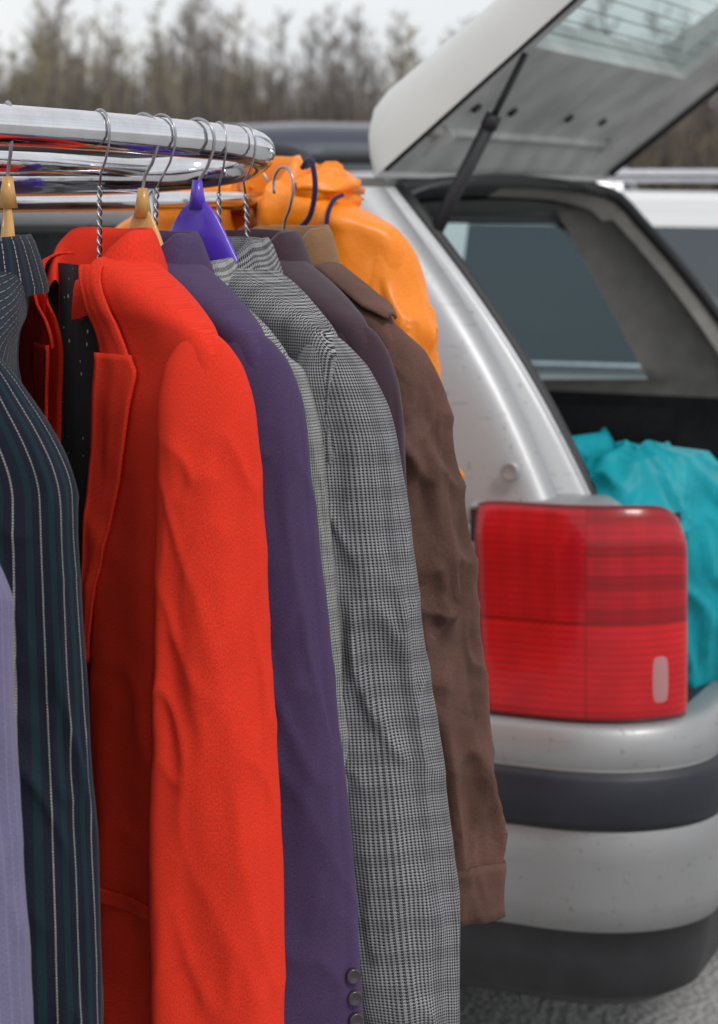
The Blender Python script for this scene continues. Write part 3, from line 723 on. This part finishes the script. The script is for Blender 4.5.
# ------------------------------------------------------------------ other cars
def make_car(name,loc,rz,L=4.4,H=1.45,paint=(.7,.7,.7),rails=False,van=False):
    root=empty(name,loc,rz)
    m=plain("paint_"+name,paint,.3,.1,.6,var=.04,scale=2)
    s=L/4.4
    hd=.90 if not van else 1.02; bt=.94 if not van else 1.02
    ST=[(0,.60,.32,.58,.52,.62),(.08,.74,.24,.64,.66,.70),(.45,.83,.2,.76,.74,.80),(.95,.86,.2,.86,.77,hd),(1.15 if not van else .9,.87,.2,bt-.02,.80,bt+.03)]
    ws0=ST[-1][0]; ws1=ws0+ (.80 if not van else .85)
    ST+=[(ws0+.02,.87,.2,bt-.02,.80,bt+.035),(ws1,.88,.2,bt,.66,H-.04),(ws1+.05,.88,.2,bt,.66,H-.03),(2.45,.88,.2,bt+.01,.66,H),(2.53,.88,.2,bt+.01,.66,H),(3.35,.88,.2,bt+.02,.65,H-.01),(3.43,.88,.2,bt+.02,.65,H-.01),
         (3.95,.87,.22,bt+.03,.63,H-.05),(4.0,.87,.22,bt+.03,.63,H-.06),(4.25,.86,.24,bt+.02,.72,bt+.12),(4.34,.82,.28,bt-.1,.72,bt-.04),(4.4,.74,.32,.7,.6,.74)]
    ST=sorted(ST,key=lambda q:q[0]); ST=[(a*s,*r) for a,*r in ST]
    loft_body(root,ST,[m,M_tint,M_black],[(ws0*s,ws1*s),((ws1+.05)*s,2.45*s),(2.53*s,3.35*s),(3.43*s,3.9*s)],((ws0+.02)*s-.001,ws1*s+.001),(4.0*s-.001,4.25*s+.001))
    for x in (.85*s,3.5*s):
        for y,o in ((-.80,-1),(.80,1)):
            wheel(root,(x,y,.315),out=o)
            rows=[[(x+r*math.cos(2*math.pi*k/28),y+o*.072,.33+r*math.sin(2*math.pi*k/28)) for k in range(28)] for r in (.001,.39)]
            grid("wheel_arch",rows,M_black,root,closed=True)
    for y in (-.62,.62):
        tube("head_lamp",[(.12,y-.14,.63),(.06,y+.0,.64),(.12,y+.14,.63)] if y<0 else [(.12,y+.14,.63),(.06,y,.64),(.12,y-.14,.63)],.055,M_clear,root)
        tube("tail_lamp",[(4.32*s,y+.12*(1 if y>0 else -1),.80),(4.32*s,y+.12*(1 if y>0 else -1),.98)],.05,M_lamp,root)
        tube("door_mirror",[(1.75*s,y*1.45,1.0),(1.80*s,y*1.62,1.02)],.07,m,root)
        if rails:
            tube("roof_rail",catmull([(1.95*s,y*.92,H-.02),(2.05*s,y*.92,H+.045),(3.7*s,y*.92,H+.045),(3.85*s,y*.92,H-.02)],6),.018,M_chrome,root)
        tube("belt_trim",[(1.3*s,y*1.375,bt+.01),(3.9*s,y*1.375,bt+.03)],.012,M_chrome,root)
    return root
RC=math.atan2(-.39,.92)
def carpos(a,b): return (KX+.92*a+.39*b,KY-.39*a+.92*b,0)
make_car("parked_car",carpos(-3.9,3.45),RC,4.5,1.44,(.72,.72,.72),rails=True)
make_car("parked_car",(.9,9.6,0),math.radians(-8),4.5,1.50,(.75,.76,.78),rails=True)
make_car("parked_minivan",(-2.9,10.4,0),math.radians(8),4.6,1.80,(.03,.035,.06),van=True)
make_car("parked_car",(-6.6,9.8,0),math.radians(4),4.5,1.58,(.70,.72,.75))
make_car("parked_car",(-3.2,15.5,0),math.radians(-15),4.4,1.5,(.30,.02,.02))
make_car("parked_minivan",(2.6,16,0),math.radians(12),4.7,1.9,(.72,.73,.74),van=True)
make_car("parked_car",(6.5,12,0),math.radians(20),4.4,1.5,(.05,.08,.16))
make_car("parked_car",(-9,17,0),math.radians(5),4.4,1.5,(.5,.52,.55))

# ------------------------------------------------------------------ ground
t=NT("gravelly_asphalt"); tc=t.n("ShaderNodeTexCoord")
n1=t.n("ShaderNodeTexNoise",i_Scale=1.2,i_Detail=8.0); t.l(tc.outputs["Object"],n1.inputs["Vector"])
v1=t.n("ShaderNodeTexVoronoi",i_Scale=70.0); t.l(tc.outputs["Object"],v1.inputs["Vector"])
c=t.mix(n1.outputs[0],(.36,.36,.355),(.55,.54,.52)); c=t.mix(t.math("MULTIPLY",v1.outputs["Distance"],.5),c,(.20,.20,.20))
t.l(c,t.b.inputs["Base Color"]); t.b.inputs["Roughness"].default_value=.95
bm=t.n("ShaderNodeBump",i_Strength=.6,i_Distance=.01); t.l(v1.outputs["Distance"],bm.inputs["Height"]); t.l(bm.outputs[0],t.b.inputs["Normal"])
M_ground=t.m
mesh("ground",[(-600,-200,0),(600,-200,0),(600,1200,0),(-600,1200,0)],[(0,1,2,3)],M_ground,smooth=False)
M_verge=plain("dry_grass",(.14,.12,.06),.95,var=.4,scale=.8,bump=.5,bscale=20)
rows=[]
for i in range(12):
    y=38+i*5.0; rows.append([(-90+j*3.0,y,.02+ (1.3*sstep(0,6,i)+.35*nz(j*.3,i*.4,0)*sstep(0,3,i))) for j in range(61)])
grid("grass_verge",rows,M_verge)

# ------------------------------------------------------------------ tree line (bare wood in early spring)
V=[];F=[];MI=[]
def stick(p,q,r0,r1,mi):
    d=(q-p); L=d.length
    if L<1e-4: return
    d/=L; s=d.cross(Vector((.3,.9,.2))).normalized(); u=s.cross(d); b=len(V)
    for c,r in ((p,r0),(q,r1)):
        for k in range(3):
            a=2.094*k; V.append(c+s*math.cos(a)*r+u*math.sin(a)*r)
    for k in range(3): F.append((b+k,b+(k+1)%3,b+3+(k+1)%3,b+3+k)); MI.append(mi)
def tree(x,y,h,mi):
    base=Vector((x,y,1.0)); lean=Vector((random.uniform(-.08,.08),random.uniform(-.08,.08),1)); pts=[base]
    for k in range(6):
        pts.append(pts[-1]+Vector((lean.x*h/6+random.uniform(-.12,.12),lean.y*h/6,h/6)))
    r=h*.016
    for k in range(6): stick(pts[k],pts[k+1],r*(1-k/6.5),r*(1-(k+1)/6.5),mi)
    for k in range(int(18+h*1.6)):
        tt=random.uniform(.2,.98); i=int(tt*6); p=pts[i].lerp(pts[i+1],tt*6-i); a=random.uniform(0,6.28); L=h*random.uniform(.14,.34)*(1.15-tt)
        d=Vector((math.cos(a),math.sin(a)*.7,random.uniform(.6,1.6))).normalized(); q=p+d*L; stick(p,q,r*.42*(1.15-tt),r*.15,mi)
        for m in range(5):
            s=p.lerp(q,random.uniform(.3,1)); d2=(d+Vector((random.uniform(-.9,.9),random.uniform(-.9,.9),random.uniform(-.2,.7)))).normalized()
            e=s+d2*L*random.uniform(.3,.6); stick(s,e,r*.14,r*.07,mi)
            for w in range(2):
                s2=s.lerp(e,random.uniform(.3,1)); stick(s2,s2+(d2+Vector((random.uniform(-.8,.8),0,random.uniform(-.3,.8)))).normalized()*L*.3,r*.09,r*.05,mi)
for k in range(360):
    x=random.uniform(-30,32); y=random.uniform(66,96)
    prof_h=8.8+2.6*nz(x*.16,2,0)+ (0.8 if x<-6 else 0)
    h=prof_h*(random.uniform(.62,1.05))*(y/85)-1.0
    mi=1 if (x<-5 and random.random()<.5) or random.random()<.12 else 0
    tree(x,y,h,mi)
for k in range(9000):
    x=random.uniform(-34,34); y=random.uniform(62,92); h=random.uniform(1.6,5.2)*(.8+.5*nz(x*.3,y*.1,4))
    p=Vector((x,y,1.0)); q=p+Vector((random.uniform(-.5,.5),0,h)); stick(p,q,.05,.02,random.choice((0,0,1,2)))
    stick(p.lerp(q,.5),q+Vector((random.uniform(-.6,.6),0,random.uniform(-.4,.3))),.035,.015,random.choice((0,2)))
Mb=plain("bare_bark",(.20,.17,.155),.95,var=.3,scale=.4)
Mo=plain("budding_twigs",(.30,.26,.165),.95,var=.3,scale=.4)
Md=plain("dark_scrub",(.10,.082,.075),.95,var=.3,scale=.4)
mesh("tree_line",V,F,[Mb,Mo,Md],mi=MI,smooth=False)
rows=[]
for i in range(2):
    rows.append([(-120+j*1.2,100,0 if i==0 else 5.0+1.0*nz(j*.35,0,0)+.5*nz(j*1.1,3,0)) for j in range(201)])
grid("background",rows,plain("distant_wood",(.21,.185,.17),1,var=.3,scale=.5),smooth=False)

# ------------------------------------------------------------------ world, sun, camera
w=bpy.data.worlds.new("World"); sc.world=w; w.use_nodes=True; nt=w.node_tree; nt.nodes.clear()
out=nt.nodes.new("ShaderNodeOutputWorld"); sky=nt.nodes.new("ShaderNodeTexSky"); sky.sky_type='NISHITA'; sky.sun_disc=False
EL=52; AZ=(.55,-.62)
sky.sun_elevation=math.radians(EL); sky.sun_rotation=math.atan2(AZ[0],AZ[1])
b1=nt.nodes.new("ShaderNodeBackground"); b1.inputs[1].default_value=.10; nt.links.new(sky.outputs[0],b1.inputs[0])
tc=nt.nodes.new("ShaderNodeTexCoord"); mp=nt.nodes.new("ShaderNodeMapping"); mp.inputs["Scale"].default_value=(1,1,3.5); nt.links.new(tc.outputs["Generated"],mp.inputs[0])
no=nt.nodes.new("ShaderNodeTexNoise"); no.inputs["Scale"].default_value=2.2; no.inputs["Detail"].default_value=5; nt.links.new(mp.outputs[0],no.inputs["Vector"])
cr=nt.nodes.new("ShaderNodeValToRGB"); cr.color_ramp.elements[0].color=(.84,.85,.88,1); cr.color_ramp.elements[1].color=(1,1,1,1); cr.color_ramp.elements[0].position=.35; cr.color_ramp.elements[1].position=.6
nt.links.new(no.outputs[0],cr.inputs[0])
b2=nt.nodes.new("ShaderNodeBackground"); b2.inputs[1].default_value=1.02; nt.links.new(cr.outputs[0],b2.inputs[0])
mx=nt.nodes.new("ShaderNodeMixShader"); mx.inputs[0].default_value=.85; nt.links.new(b1.outputs[0],mx.inputs[1]); nt.links.new(b2.outputs[0],mx.inputs[2]); nt.links.new(mx.outputs[0],out.inputs[0])
sd=bpy.data.lights.new("sun","SUN"); sd.energy=1.4; sd.angle=math.radians(14); sd.color=(1,.985,.96); so=bpy.data.objects.new("sun",sd); COL.objects.link(so)
dv=Vector((AZ[0],AZ[1],0)).normalized()*math.cos(math.radians(EL))+Vector((0,0,math.sin(math.radians(EL))))
so.rotation_euler=dv.to_track_quat('Z','Y').to_euler()
cd=bpy.data.cameras.new("camera"); cam=bpy.data.objects.new("camera",cd); COL.objects.link(cam); sc.camera=cam
cam.location=(0,0,1.45); cam.rotation_euler=(math.radians(90),0,0)
cd.sensor_fit='VERTICAL'; cd.sensor_height=36; cd.lens=2000/1024*36; cd.shift_y=-322/1024
cd.clip_start=.05; cd.clip_end=3000
cd.dof.use_dof=True; cd.dof.focus_distance=1.80; cd.dof.aperture_fstop=7.5
sc.view_settings.view_transform='Standard'; sc.view_settings.look='None'; sc.view_settings.exposure=0
